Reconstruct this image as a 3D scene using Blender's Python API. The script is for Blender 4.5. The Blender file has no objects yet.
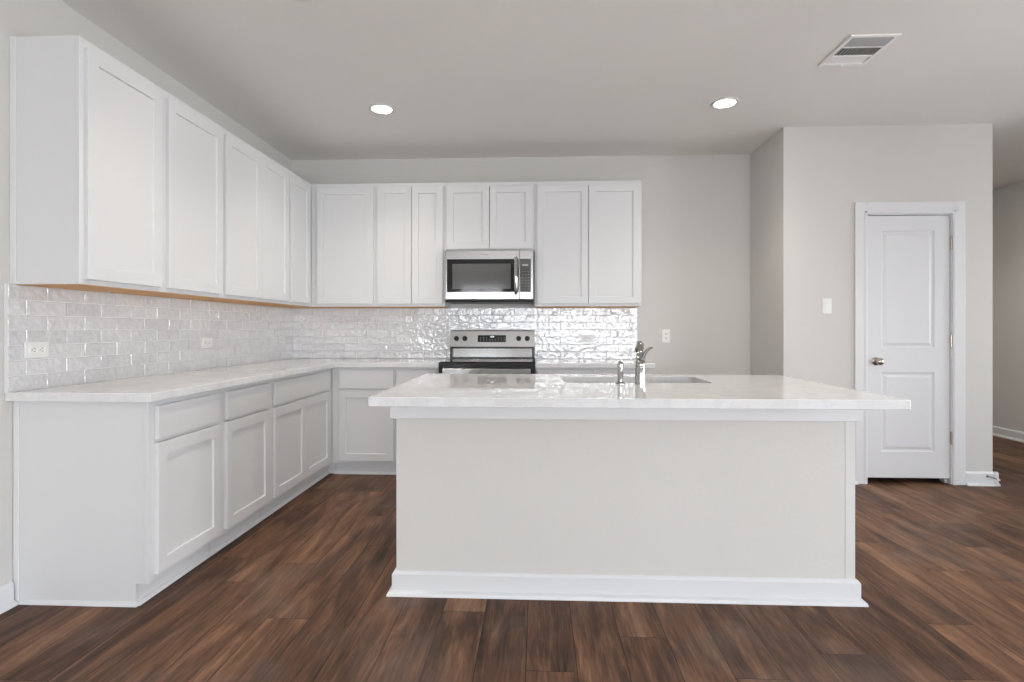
import bpy, bmesh, math, random
from mathutils import Vector, Matrix
random.seed(7)
S = bpy.context.scene
COL = S.collection
PI = math.pi

# ---------------------------------------------------------------- camera, sky, exposure
cam_d = bpy.data.cameras.new('camera')
cam = bpy.data.objects.new('camera', cam_d)
COL.objects.link(cam)
S.camera = cam
cam_d.sensor_width = 36.0
cam_d.lens = 545.0 / 1024 * 36.0
cam_d.shift_x = -0.8 / 1024
cam_d.shift_y = -(341 - 329.1) / 1024
cam.location = (0, 0, 1.1836)
cam.rotation_euler = (PI / 2, 0, 0.0437)
cam_d.clip_start = 0.02

S.view_settings.view_transform = 'Standard'
S.view_settings.look = 'None'
S.view_settings.gamma = 1.0
S.view_settings.use_curve_mapping = False
S.view_settings.exposure = 0.86

world = bpy.data.worlds.new('sky')
S.world = world
world.use_nodes = True
wn = world.node_tree
wn.nodes.clear()
wo = wn.nodes.new('ShaderNodeOutputWorld')
wb = wn.nodes.new('ShaderNodeBackground')
tc = wn.nodes.new('ShaderNodeTexCoord')
sp = wn.nodes.new('ShaderNodeSeparateXYZ')
rp = wn.nodes.new('ShaderNodeValToRGB')
wn.links.new(tc.outputs['Generated'], sp.inputs[0])
mr = wn.nodes.new('ShaderNodeMapRange')
mr.inputs['From Min'].default_value = -0.3
mr.inputs['From Max'].default_value = 1.0
wn.links.new(sp.outputs['Z'], mr.inputs['Value'])
wn.links.new(mr.outputs[0], rp.inputs[0])
rp.color_ramp.elements[0].position = 0.0
rp.color_ramp.elements[0].color = (0.76, 0.79, 0.83, 1)
rp.color_ramp.elements[1].position = 1.0
rp.color_ramp.elements[1].color = (0.62, 0.75, 0.95, 1)
e = rp.color_ramp.elements.new(0.22)
e.color = (0.83, 0.86, 0.9, 1)
e = rp.color_ramp.elements.new(0.27)
e.color = (0.92, 0.96, 1.0, 1)
wb.inputs['Strength'].default_value = 7.7
wn.links.new(rp.outputs[0], wb.inputs[0])
wn.links.new(wb.outputs[0], wo.inputs[0])

# room dimensions
XL, YB = -2.256, 4.944
XR = 5.105
YR = -6.0
CH = 2.743
YP = 4.290          # pantry front wall
XP1, XP2 = 1.902, 3.456
YF = 9.0            # end of the hall

# unseen windows added to light the room: (x0, x1, z0, z1) in the rear wall, (y0, y1, z0, z1) in the right wall
REAR_WIN = [(-2.15, -0.9, 0.55, 2.35), (-0.2, 3.6, 0.45, 2.15)]
ADDED_RIGHT_WIN = [(-5.2, -3.6, 0.55, 2.15), (-2.9, -1.1, 0.02, 2.1), (0.3, 1.9, 0.02, 2.0), (2.9, 3.8, 0.75, 1.95)]  # side windows made up to send light across the kitchen
ADDED_LEFT_WIN = [(-3.1, -1.1, 0.65, 2.15)]


def daylight(loc, rot, sx, sy):
    d = bpy.data.lights.new('window_daylight', 'AREA')
    d.shape = 'RECTANGLE'
    d.size = sx
    d.size_y = sy
    d.cycles.is_portal = True
    o = bpy.data.objects.new('window_daylight', d)
    o.location = loc
    o.rotation_euler = rot
    COL.objects.link(o)


for x0, x1, z0, z1 in REAR_WIN:
    daylight(((x0 + x1) / 2, YR - 0.06, (z0 + z1) / 2), (PI / 2, 0, 0), x1 - x0, z1 - z0)
for y0, y1, z0, z1 in ADDED_RIGHT_WIN:
    daylight((XR + 0.06, (y0 + y1) / 2, (z0 + z1) / 2), (PI / 2, 0, PI / 2), y1 - y0, z1 - z0)

for y0, y1, z0, z1 in ADDED_LEFT_WIN:
    daylight((XL - 0.06, (y0 + y1) / 2, (z0 + z1) / 2), (PI / 2, 0, -PI / 2), y1 - y0, z1 - z0)


# ---------------------------------------------------------------- materials
def srgb(r, g, b):
    def f(c):
        c /= 255.0
        return c / 12.92 if c <= 0.04045 else ((c + 0.055) / 1.055) ** 2.4
    return (f(r), f(g), f(b), 1)


def base_mat(name):
    m = bpy.data.materials.new(name)
    m.use_nodes = True
    nt = m.node_tree
    b = nt.nodes['Principled BSDF']
    return m, nt, b


def mat(name, col, rough=0.5, metal=0.0, noise=0.0, nscale=20, bump=0.0, bscale=200, spec=0.5, coat=0.0, aniso=None, stretch=(1, 1, 1)):
    m, nt, b = base_mat(name)
    b.inputs['Roughness'].default_value = rough
    b.inputs['Metallic'].default_value = metal
    b.inputs['Specular IOR Level'].default_value = spec
    if coat:
        b.inputs['Coat Weight'].default_value = coat
        b.inputs['Coat Roughness'].default_value = 0.05
    t = nt.nodes.new('ShaderNodeTexCoord')
    mp = nt.nodes.new('ShaderNodeMapping')
    mp.inputs['Scale'].default_value = stretch
    nt.links.new(t.outputs['Object'], mp.inputs[0])
    n = nt.nodes.new('ShaderNodeTexNoise')
    n.inputs['Scale'].default_value = nscale
    n.inputs['Detail'].default_value = 4
    nt.links.new(mp.outputs[0], n.inputs['Vector'])
    mx = nt.nodes.new('ShaderNodeMix')
    mx.data_type = 'RGBA'
    mx.inputs['A'].default_value = tuple(c * (1 - noise) for c in col[:3]) + (1,)
    mx.inputs['B'].default_value = tuple(min(1, c * (1 + noise)) for c in col[:3]) + (1,)
    nt.links.new(n.outputs['Fac'], mx.inputs['Factor'])
    nt.links.new(mx.outputs['Result'], b.inputs['Base Color'])
    if bump:
        n2 = nt.nodes.new('ShaderNodeTexNoise')
        n2.inputs['Scale'].default_value = bscale
        n2.inputs['Detail'].default_value = 3
        nt.links.new(mp.outputs[0], n2.inputs['Vector'])
        bp = nt.nodes.new('ShaderNodeBump')
        bp.inputs['Strength'].default_value = bump
        bp.inputs['Distance'].default_value = 0.002
        nt.links.new(n2.outputs['Fac'], bp.inputs['Height'])
        nt.links.new(bp.outputs[0], b.inputs['Normal'])
    return m


M = {}
M['wall'] = mat('wall_paint', (0.625, 0.61, 0.583, 1), 0.75, noise=0.015, nscale=3, bump=0.25, bscale=60, spec=0.3)
M['post'] = mat('post_paint', (0.635, 0.628, 0.615, 1), 0.55, noise=0.01, nscale=4)
M['ceil'] = mat('ceiling_paint', (0.83, 0.812, 0.782, 1), 0.9, noise=0.02, nscale=3, bump=0.4, bscale=45, spec=0.2)
M['cab'] = mat('cabinet_white', (0.67, 0.672, 0.676, 1), 0.38, noise=0.006, nscale=4, spec=0.45)
M['trim'] = mat('trim_white', (0.715, 0.72, 0.73, 1), 0.35, noise=0.006, nscale=4)
M['maple'] = mat('raw_maple', srgb(214, 162, 100), 0.55, noise=0.15, nscale=9, stretch=(1, 8, 8))
M['steel'] = mat('brushed_steel', (0.42, 0.415, 0.405, 1), 0.2, 1.0, noise=0.05, nscale=60, bump=0.03, bscale=300, stretch=(0.03, 1, 1))
M['steel_dark'] = mat('dark_steel', (0.22, 0.22, 0.22, 1), 0.3, 1.0)
M['chrome'] = mat('chrome', (0.42, 0.415, 0.40, 1), 0.12, 1.0)
M['polished'] = mat('polished_steel', (0.45, 0.45, 0.445, 1), 0.13, 1.0)
M['ventwhite'] = mat('vent_white', (0.88, 0.88, 0.87, 1), 0.4)
M['sink'] = mat('sink_steel', (0.38, 0.38, 0.38, 1), 0.25, 1.0)
M['nickel'] = mat('satin_nickel', (0.50, 0.45, 0.38, 1), 0.25, 1.0)
M['blackglass'] = mat('black_glass', (0.008, 0.008, 0.009, 1), 0.05, spec=0.4)
M['greyglass'] = mat('screened_glass', (0.10, 0.10, 0.10, 1), 0.08, spec=0.6)
M['black'] = mat('black_enamel', (0.008, 0.008, 0.008, 1), 0.2, spec=0.35)
M['blackplastic'] = mat('black_plastic', (0.012, 0.012, 0.012, 1), 0.4, spec=0.25)
M['plate'] = mat('plate_white', (0.82, 0.82, 0.80, 1), 0.3)
M['slot'] = mat('slot_dark', (0.05, 0.05, 0.05, 1), 0.6)
M['grout'] = mat('grout', (0.86, 0.86, 0.86, 1), 0.85, noise=0.03, nscale=40)
M['ventdark'] = mat('vent_painted_shade', (0.10, 0.10, 0.10, 1), 0.6)  # dark colour stands in for the shade behind the louvres
M['ventgrey'] = mat('vent_grey', (0.42, 0.42, 0.41, 1), 0.5)
M['mark'] = mat('printed_mark', (0.45, 0.45, 0.45, 1), 0.5)
M['rubber'] = mat('white_rubber', (0.75, 0.74, 0.72, 1), 0.6)


def quartz():
    m, nt, b = base_mat('quartz')
    t = nt.nodes.new('ShaderNodeTexCoord')
    n = nt.nodes.new('ShaderNodeTexNoise')
    n.inputs['Scale'].default_value = 9
    n.inputs['Detail'].default_value = 8
    n.inputs['Distortion'].default_value = 1.2
    nt.links.new(t.outputs['Object'], n.inputs['Vector'])
    r = nt.nodes.new('ShaderNodeValToRGB')
    r.color_ramp.elements[0].position = 0.38
    r.color_ramp.elements[0].color = (0.72, 0.725, 0.735, 1)
    r.color_ramp.elements[1].position = 0.62
    r.color_ramp.elements[1].color = (0.77, 0.77, 0.77, 1)
    q = r.color_ramp.elements.new(0.5)
    q.color = (0.755, 0.755, 0.76, 1)
    q2 = r.color_ramp.elements.new(0.485)
    q2.color = (0.725, 0.723, 0.72, 1)
    nt.links.new(n.outputs['Fac'], r.inputs[0])
    n3 = nt.nodes.new('ShaderNodeTexNoise')
    n3.inputs['Scale'].default_value = 160
    nt.links.new(t.outputs['Object'], n3.inputs['Vector'])
    mx = nt.nodes.new('ShaderNodeMix')
    mx.data_type = 'RGBA'
    mx.blend_type = 'MULTIPLY'
    mx.inputs['Factor'].default_value = 0.10
    nt.links.new(r.outputs[0], mx.inputs['A'])
    nt.links.new(n3.outputs['Fac'], mx.inputs['B'])
    nt.links.new(mx.outputs['Result'], b.inputs['Base Color'])
    b.inputs['Roughness'].default_value = 0.035
    b.inputs['Specular IOR Level'].default_value = 0.6
    return m


M['quartz'] = quartz()


def tile_mat():
    m, nt, b = base_mat('glazed_tile')
    a = nt.nodes.new('ShaderNodeAttribute')
    a.attribute_name = 'tint'
    t = nt.nodes.new('ShaderNodeTexCoord')
    n = nt.nodes.new('ShaderNodeTexNoise')
    n.inputs['Scale'].default_value = 16
    n.inputs['Detail'].default_value = 6
    n.inputs['Distortion'].default_value = 1.5
    add = nt.nodes.new('ShaderNodeVectorMath')
    add.operation = 'MULTIPLY_ADD'
    add.inputs[1].default_value = (37, 37, 37)
    nt.links.new(a.outputs['Color'], add.inputs[0])
    nt.links.new(t.outputs['Object'], add.inputs[2])
    nt.links.new(add.outputs[0], n.inputs['Vector'])
    r = nt.nodes.new('ShaderNodeValToRGB')
    r.color_ramp.elements[0].position = 0.3
    r.color_ramp.elements[0].color = (0.92, 0.92, 0.93, 1)
    r.color_ramp.elements[1].position = 0.7
    r.color_ramp.elements[1].color = (1.05, 1.05, 1.05, 1)
    nt.links.new(n.outputs['Fac'], r.inputs[0])
    mx = nt.nodes.new('ShaderNodeMix')
    mx.data_type = 'RGBA'
    mx.blend_type = 'MULTIPLY'
    mx.inputs['Factor'].default_value = 1
    nt.links.new(a.outputs['Color'], mx.inputs['A'])
    nt.links.new(r.outputs[0], mx.inputs['B'])
    nt.links.new(mx.outputs['Result'], b.inputs['Base Color'])
    n2 = nt.nodes.new('ShaderNodeTexNoise')
    n2.inputs['Scale'].default_value = 27
    n2.inputs['Detail'].default_value = 2.0
    nt.links.new(add.outputs[0], n2.inputs['Vector'])
    bp = nt.nodes.new('ShaderNodeBump')
    bp.inputs['Strength'].default_value = 1.0
    bp.inputs['Distance'].default_value = 0.0064
    nt.links.new(n2.outputs['Fac'], bp.inputs['Height'])
    nt.links.new(bp.outputs[0], b.inputs['Normal'])
    b.inputs['Roughness'].default_value = 0.03
    b.inputs['Specular IOR Level'].default_value = 0.9
    b.inputs['IOR'].default_value = 1.75
    return m


M['tile'] = tile_mat()


def floor_mat():
    m, nt, b = base_mat('walnut_planks')
    N, L = nt.nodes, nt.links

    def math_(op, a, c=None, d=None):
        q = N.new('ShaderNodeMath')
        q.operation = op
        for i, v in enumerate((a, c, d)):
            if v is None:
                continue
            if isinstance(v, (int, float)):
                q.inputs[i].default_value = v
            else:
                L.new(v, q.inputs[i])
        return q.outputs[0]

    t = N.new('ShaderNodeTexCoord')
    s = N.new('ShaderNodeSeparateXYZ')
    L.new(t.outputs['Object'], s.inputs[0])
    u = math_('DIVIDE', math_('ADD', s.outputs['X'], 10.005), 0.178)
    col = math_('FLOOR', u)
    w1 = N.new('ShaderNodeTexWhiteNoise')
    w1.noise_dimensions = '1D'
    L.new(col, w1.inputs['W'])
    v = math_('ADD', math_('DIVIDE', math_('ADD', s.outputs['Y'], 20), 1.22), w1.outputs['Value'])
    row = math_('FLOOR', v)
    cv = N.new('ShaderNodeCombineXYZ')
    L.new(col, cv.inputs[0])
    L.new(row, cv.inputs[1])
    w2 = N.new('ShaderNodeTexWhiteNoise')
    w2.noise_dimensions = '3D'
    L.new(cv.outputs[0], w2.inputs['Vector'])
    # broad streaks along the plank
    def streak(sx, sy, detail, dist, k):
        cx = N.new('ShaderNodeCombineXYZ')
        L.new(math_('MULTIPLY', s.outputs['X'], sx), cx.inputs[0])
        L.new(math_('MULTIPLY', s.outputs['Y'], sy), cx.inputs[1])
        L.new(math_('MULTIPLY', w2.outputs['Value'], k), cx.inputs[2])
        n = N.new('ShaderNodeTexNoise')
        n.inputs['Scale'].default_value = 1
        n.inputs['Detail'].default_value = detail
        n.inputs['Distortion'].default_value = dist
        L.new(cx.outputs[0], n.inputs['Vector'])
        return n.outputs['Fac']
    big = streak(9, 1.5, 5, 1.4, 90)
    fine = streak(170, 12, 5, 0.3, 40)
    mid = streak(46, 2.2, 6, 1.6, 60)
    f = math_('ADD', math_('MULTIPLY', w2.outputs['Value'], 0.20), math_('MULTIPLY', big, 0.92))
    f = math_('ADD', f, math_('MULTIPLY', fine, 0.42))
    f = math_('ADD', f, math_('MULTIPLY', mid, 0.42))
    f = math_('SUBTRACT', f, 0.48)
    r = N.new('ShaderNodeValToRGB')
    els = r.color_ramp.elements
    els[0].position = 0.18
    els[0].color = FL[0]
    els[1].position = 0.85
    els[1].color = FL[3]
    for p, c in ((0.42, FL[1]), (0.62, FL[2])):
        q = els.new(p)
        q.color = c
    L.new(f, r.inputs[0])
    # seams
    fu = math_('FRACT', u)
    fv = math_('FRACT', v)
    du = math_('MULTIPLY', math_('MINIMUM', fu, math_('SUBTRACT', 1, fu)), 0.178)
    dv = math_('MULTIPLY', math_('MINIMUM', fv, math_('SUBTRACT', 1, fv)), 1.22)
    dd = math_('MINIMUM', du, dv)
    seam = N.new('ShaderNodeMapRange')
    seam.interpolation_type = 'SMOOTHSTEP'
    seam.inputs['From Min'].default_value = 0.0004
    seam.inputs['From Max'].default_value = 0.0022
    L.new(dd, seam.inputs['Value'])
    mx = N.new('ShaderNodeMix')
    mx.data_type = 'RGBA'
    mx.inputs['A'].default_value = (0.012, 0.008, 0.006, 1)
    L.new(seam.outputs[0], mx.inputs['Factor'])
    L.new(r.outputs[0], mx.inputs['B'])
    # construction dust
    n = N.new('ShaderNodeTexNoise')
    n.inputs['Scale'].default_value = 1.6
    n.inputs['Detail'].default_value = 7
    n.inputs['Distortion'].default_value = 1.5
    L.new(t.outputs['Object'], n.inputs['Vector'])
    dr = N.new('ShaderNodeMapRange')
    dr.inputs['From Min'].default_value = 0.5
    dr.inputs['From Max'].default_value = 0.8
    dr.inputs['To Max'].default_value = 0.30
    L.new(n.outputs['Fac'], dr.inputs['Value'])
    mx2 = N.new('ShaderNodeMix')
    mx2.data_type = 'RGBA'
    mx2.inputs['B'].default_value = (0.22, 0.19, 0.17, 1)
    L.new(dr.outputs[0], mx2.inputs['Factor'])
    L.new(mx.outputs['Result'], mx2.inputs['A'])
    L.new(mx2.outputs['Result'], b.inputs['Base Color'])
    rr = N.new('ShaderNodeMapRange')
    rr.inputs['To Min'].default_value = 0.42
    rr.inputs['To Max'].default_value = 0.6
    L.new(fine, rr.inputs['Value'])
    L.new(rr.outputs[0], b.inputs['Roughness'])
    b.inputs['Specular IOR Level'].default_value = 0.17
    hb = math_('ADD', math_('MULTIPLY', seam.outputs[0], 1.0), math_('MULTIPLY', fine, 0.35))
    bp = N.new('ShaderNodeBump')
    bp.inputs['Strength'].default_value = 0.35
    bp.inputs['Distance'].default_value = 0.0012
    L.new(hb, bp.inputs['Height'])
    L.new(bp.outputs[0], b.inputs['Normal'])
    return m


FL = [(0.028, 0.017, 0.012, 1), (0.100, 0.051, 0.031, 1), (0.190, 0.098, 0.055, 1), (0.34, 0.19, 0.115, 1)]
M['floor'] = floor_mat()


def emis(name, col, st):
    m, nt, b = base_mat(name)
    b.inputs['Base Color'].default_value = (0.9, 0.9, 0.9, 1)
    b.inputs['Emission Color'].default_value = col
    b.inputs['Emission Strength'].default_value = st
    return m


M['lamp'] = emis('lamp_lens', (1.0, 0.92, 0.82, 1), 30)
M['digit'] = emis('clock_digits', (0.85, 0.95, 1.0, 1), 1.2)


def glass_mat():
    m, nt, b = base_mat('window_glass')
    N, L = nt.nodes, nt.links
    tr = N.new('ShaderNodeBsdfTransparent')
    gl = N.new('ShaderNodeBsdfGlossy')
    gl.inputs['Roughness'].default_value = 0.0
    fr = N.new('ShaderNodeFresnel')
    fr.inputs['IOR'].default_value = 1.3
    mx = N.new('ShaderNodeMixShader')
    L.new(fr.outputs[0], mx.inputs[0])
    L.new(tr.outputs[0], mx.inputs[1])
    L.new(gl.outputs[0], mx.inputs[2])
    L.new(mx.outputs[0], N['Material Output'].inputs['Surface'])
    return m


M['glass'] = glass_mat()


# ---------------------------------------------------------------- mesh helpers
def B():
    return bmesh.new()


def box(bm, x0, x1, y0, y1, z0, z1, bev=0.0, seg=2):
    if x1 < x0: x0, x1 = x1, x0
    if y1 < y0: y0, y1 = y1, y0
    if z1 < z0: z0, z1 = z1, z0
    vs = [bm.verts.new(p) for p in ((x0, y0, z0), (x1, y0, z0), (x1, y1, z0), (x0, y1, z0), (x0, y0, z1), (x1, y0, z1), (x1, y1, z1), (x0, y1, z1))]
    fs = [bm.faces.new([vs[i] for i in q]) for q in ((0, 3, 2, 1), (4, 5, 6, 7), (0, 1, 5, 4), (1, 2, 6, 5), (2, 3, 7, 6), (3, 0, 4, 7))]
    if bev > 0:
        es = set()
        for f in fs:
            es |= set(f.edges)
        bmesh.ops.bevel(bm, geom=list(es), offset=bev, segments=seg, affect='EDGES', profile=0.5)
    return vs


def prism(bm, pts, axis, a0, a1):
    """extrude a 2D outline along an axis; pts are in the other two axes in order"""
    def P(p, a):
        if axis == 'x': return (a, p[0], p[1])
        if axis == 'y': return (p[0], a, p[1])
        return (p[0], p[1], a)
    v0 = [bm.verts.new(P(p, a0)) for p in pts]
    v1 = [bm.verts.new(P(p, a1)) for p in pts]
    bm.faces.new(v0)
    bm.faces.new(v1[::-1])
    n = len(pts)
    for i in range(n):
        bm.faces.new((v0[i], v1[i], v1[(i + 1) % n], v0[(i + 1) % n]))


def lathe(bm, prof, c, axis='z', seg=28, sgn=1):
    """prof = [(r, h)...] about axis through c"""
    rings = []
    for r, h in prof:
        h *= sgn
        ring = []
        for i in range(seg):
            a = 2 * PI * i / seg
            p, q = r * math.cos(a), r * math.sin(a)
            if axis == 'z': v = (c[0] + p, c[1] + q, c[2] + h)
            elif axis == 'y': v = (c[0] + p, c[1] + h, c[2] + q)
            else: v = (c[0] + h, c[1] + p, c[2] + q)
            ring.append(bm.verts.new(v))
        rings.append(ring)
    for a, b_ in zip(rings, rings[1:]):
        for i in range(seg):
            j = (i + 1) % seg
            bm.faces.new((a[i], a[j], b_[j], b_[i]))
    bm.faces.new(rings[0][::-1])
    bm.faces.new(rings[-1])


def tube(bm, pts, rad, seg=14, flat=1.0):
    pts = [Vector(p) for p in pts]
    if not isinstance(rad, (list, tuple)):
        rad = [rad] * len(pts)
    # smooth with Catmull-Rom
    P, R = [], []
    n = len(pts)
    for i in range(n - 1):
        p0, p1, p2, p3 = pts[max(i - 1, 0)], pts[i], pts[i + 1], pts[min(i + 2, n - 1)]
        for k in range(5):
            t = k / 5
            P.append(0.5 * ((2 * p1) + (-p0 + p2) * t + (2 * p0 - 5 * p1 + 4 * p2 - p3) * t * t + (-p0 + 3 * p1 - 3 * p2 + p3) * t ** 3))
            R.append(rad[i] * (1 - t) + rad[i + 1] * t)
    P.append(pts[-1]); R.append(rad[-1])
    up = Vector((0, 0, 1))
    if abs((P[1] - P[0]).normalized().dot(up)) > 0.95:
        up = Vector((1, 0, 0))
    rings = []
    for i, p in enumerate(P):
        d = (P[min(i + 1, len(P) - 1)] - P[max(i - 1, 0)]).normalized()
        s = d.cross(up).normalized()
        up = s.cross(d).normalized()
        rings.append([bm.verts.new(p + R[i] * (math.cos(a) * s + flat * math.sin(a) * up)) for a in [2 * PI * k / seg for k in range(seg)]])
    for a, b_ in zip(rings, rings[1:]):
        for i in range(seg):
            j = (i + 1) % seg
            bm.faces.new((a[i], a[j], b_[j], b_[i]))
    bm.faces.new(rings[0][::-1])
    bm.faces.new(rings[-1])


def panelled(bm, x0, x1, z0, z1, yf, t, panels, profile, e=0.0015):
    """slab facing -y with front at yf, back at yf+t; panels = rects; profile=[(inset, depth)...] rings per panel"""
    q = lambda *ps: bm.faces.new([bm.verts.new(p) for p in ps])
    box_pts = [(x0, z0), (x1, z0), (x1, z1), (x0, z1)]
    inn = [(x0 + e, z0 + e), (x1 - e, z0 + e), (x1 - e, z1 - e), (x0 + e, z1 - e)]
    for i in range(4):
        a, b_ = box_pts[i], box_pts[(i + 1) % 4]
        c, d = inn[(i + 1) % 4], inn[i]
        q((a[0], yf + e, a[1]), (b_[0], yf + e, b_[1]), (c[0], yf, c[1]), (d[0], yf, d[1]))
        q((a[0], yf + t, a[1]), (b_[0], yf + t, b_[1]), (b_[0], yf + e, b_[1]), (a[0], yf + e, a[1]))
    q(*[(p[0], yf + t, p[1]) for p in box_pts[::-1]])
    xs = sorted({x0 + e, x1 - e} | {p[0] for p in panels} | {p[1] for p in panels})
    zs = sorted({z0 + e, z1 - e} | {p[2] for p in panels} | {p[3] for p in panels})
    for i in range(len(xs) - 1):
        for j in range(len(zs) - 1):
            cx, cz = (xs[i] + xs[i + 1]) / 2, (zs[j] + zs[j + 1]) / 2
            if any(p[0] < cx < p[1] and p[2] < cz < p[3] for p in panels):
                continue
            q((xs[i], yf, zs[j]), (xs[i + 1], yf, zs[j]), (xs[i + 1], yf, zs[j + 1]), (xs[i], yf, zs[j + 1]))
    for a0, a1, b0, b1 in panels:
        pr = [(0, 0)] + list(profile)
        for (i0, d0), (i1, d1) in zip(pr, pr[1:]):
            o_ = [(a0 + i0, b0 + i0), (a1 - i0, b0 + i0), (a1 - i0, b1 - i0), (a0 + i0, b1 - i0)]
            n_ = [(a0 + i1, b0 + i1), (a1 - i1, b0 + i1), (a1 - i1, b1 - i1), (a0 + i1, b1 - i1)]
            for k in range(4):
                l = (k + 1) % 4
                q((o_[k][0], yf + d0, o_[k][1]), (o_[l][0], yf + d0, o_[l][1]), (n_[l][0], yf + d1, n_[l][1]), (n_[k][0], yf + d1, n_[k][1]))
        i1, d1 = pr[-1]
        q((a0 + i1, yf + d1, b0 + i1), (a1 - i1, yf + d1, b0 + i1), (a1 - i1, yf + d1, b1 - i1), (a0 + i1, yf + d1, b1 - i1))
    bmesh.ops.remove_doubles(bm, verts=bm.verts, dist=0.00005)


SMOOTH = 40


def obj(name, bm, m, parent=None, smooth=False, label=None, recalc=True):
    """link a bmesh as one object; vertices are in the root thing's local frame"""
    if recalc:
        bmesh.ops.recalc_face_normals(bm, faces=bm.faces)
    me = bpy.data.meshes.new(name)
    bm.to_mesh(me)
    bm.free()
    me.materials.append(m)
    if smooth:
        for p in me.polygons:
            p.use_smooth = True
        try:
            me.set_sharp_from_angle(angle=math.radians(SMOOTH))
        except Exception:
            pass
    o = bpy.data.objects.new(name, me)
    COL.objects.link(o)
    if parent is not None:
        o.parent = parent
    if label:
        o['label'] = label
    return o


def thing(name, label, cat, loc=(0, 0, 0), rotz=0.0, group=None):
    o = bpy.data.objects.new(name, None)
    o.empty_display_size = 0.1
    COL.objects.link(o)
    o.location = loc
    o.rotation_euler = (0, 0, rotz)
    o['label'] = label
    o['category'] = cat
    if group:
        o['group'] = group
    return o


def tag(o, label, cat, group=None):
    o['label'] = label
    o['category'] = cat
    if group:
        o['group'] = group
    return o


def struct(name, bm, m, label=None, parent=None, **k):
    o = obj(name, bm, m, parent, **k)
    if parent is None:
        o['kind'] = 'structure'
        o['category'] = name.split('_')[0]
    if label:
        o['label'] = label
    return o


def shift(bm, loc):
    bmesh.ops.translate(bm, verts=bm.verts, vec=(-loc[0], -loc[1], -loc[2]))
    return bm


# ---------------------------------------------------------------- the room shell
T = 0.12
bm = B(); box(bm, XL - T, XR + T, YR - T, YF + T, -0.1, 0)
struct('floor', bm, M['floor'], 'dark walnut plank floor running towards the back wall')
bm = B(); box(bm, XL - T, XR + T, YR - T, YF + T, CH, CH + 0.1)
struct('ceiling', bm, M['ceil'], 'flat warm grey textured ceiling')
bm = B(); box(bm, XL, XP1 + T, YB, YB + T, 0, CH)
struct('wall_back', bm, M['wall'], 'warm off white wall behind the range')


def wall_with_holes(name, label, axis, pos0, pos1, a0, a1, holes):
    """axis 'x': wall runs along x, its thickness pos0..pos1 in y"""
    bm = B()
    def bx(p, q, r, s):
        if axis == 'x': box(bm, p, q, pos0, pos1, r, s)
        else: box(bm, pos0, pos1, p, q, r, s)
    cur = a0
    for h0, h1, z0, z1 in sorted(holes):
        bx(cur, h0, 0, CH)
        if z0 > 0.001: bx(h0, h1, 0, z0)
        bx(h0, h1, z1, CH)
        cur = h1
    bx(cur, a1, 0, CH)
    return struct(name, bm, M['wall'], label)


wall_with_holes('wall_left', 'warm off white wall behind the left cabinets', 'y', XL - T, XL, YR, YB + T, ADDED_LEFT_WIN)
wall_with_holes('wall_rear', 'wall with added windows behind the camera', 'x', YR - T, YR, XL - T, XR + T, [(a, b, c if c > 0.1 else 0, d) for a, b, c, d in REAR_WIN])
wall_with_holes('wall_right', 'wall on the far right, beyond the pantry', 'y', XR, XR + T, YR, YF + T, [(a, b, c if c > 0.1 else 0, d) for a, b, c, d in ADDED_RIGHT_WIN])

bm = B(); box(bm, XP2, XR, YF, YF + T, 0, CH)
struct('wall_hall', bm, M['wall'], 'end wall of the hall')
# pantry block: front wall with door opening, side walls, back
DX0, DX1, DZ1 = 2.531, 3.150, 2.056      # door opening
bm = B()
box(bm, XP1, DX0 - 0.018, YP, YP + T, 0, CH)
box(bm, DX1 + 0.018, XP2, YP, YP + T, 0, CH)
box(bm, DX0 - 0.018, DX1 + 0.018, YP, YP + T, DZ1 + 0.018, CH)
struct('wall_pantry', bm, M['wall'], 'off white pantry wall with the door and the light switch')
bm = B(); box(bm, XP1, XP1 + T, YP + T, YB, 0, CH)
struct('wall_return', bm, M['wall'], 'short return wall between the back wall and the pantry')
bm = B(); box(bm, XP2 - T, XP2, YP + T, YF, 0, CH); box(bm, XP1 + T, XP2 - T, YB + 0.5, YB + 0.6, 0, CH); box(bm, XP1, XP1 + T, YB + T, YB + .6, 0, CH)
struct('wall_hall_left', bm, M['wall'], 'hall side of the pantry')


# unseen windows, added as light sources for the room
def window(n, axis, a0, a1, z0, z1, pos):
    root = bpy.data.objects.new('window_%d' % n, None)
    COL.objects.link(root)
    root['kind'] = 'structure'
    root['category'] = 'window'
    root['label'] = 'unseen white framed window, added to light the room'
    ca = (a0 + a1) / 2
    root.location = (ca, pos, z0) if axis == 'x' else (pos, ca, z0)
    root.rotation_euler = (0, 0, 0 if axis == 'x' else PI / 2)
    w, h = (a1 - a0) / 2, z1 - z0
    bm = B()
    f = 0.05
    box(bm, -w, -w + f, -.04, .04, 0, h, .003); box(bm, w - f, w, -.04, .04, 0, h, .003)
    box(bm, -w, w, -.04, .04, 0, f, .003); box(bm, -w, w, -.04, .04, h - f, h, .003)
    if h > 1.8:
        box(bm, -.03, .03, -.04, .04, 0, h, .003)
    else:
        box(bm, -.025, .025, -.035, .035, 0, h, .003); box(bm, -w, w, -.035, .035, h / 2 - .022, h / 2 + .022, .003)
    obj('window_frame', bm, M['trim'], root)
    bm = B(); box(bm, -w + f, w - f, -.003, .003, f, h - f)
    obj('pane', bm, M['glass'], root)


k = 1
for x0, x1, z0, z1 in REAR_WIN:
    window(k, 'x', x0, x1, z0 if z0 > .1 else 0.0, z1, YR - .02); k += 1
for y0, y1, z0, z1 in ADDED_RIGHT_WIN:
    window(k, 'y', y0, y1, z0 if z0 > .1 else 0.0, z1, XR + .02); k += 1
for y0, y1, z0, z1 in ADDED_LEFT_WIN:
    window(k, 'y', y0, y1, z0, z1, XL - .02); k += 1


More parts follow.
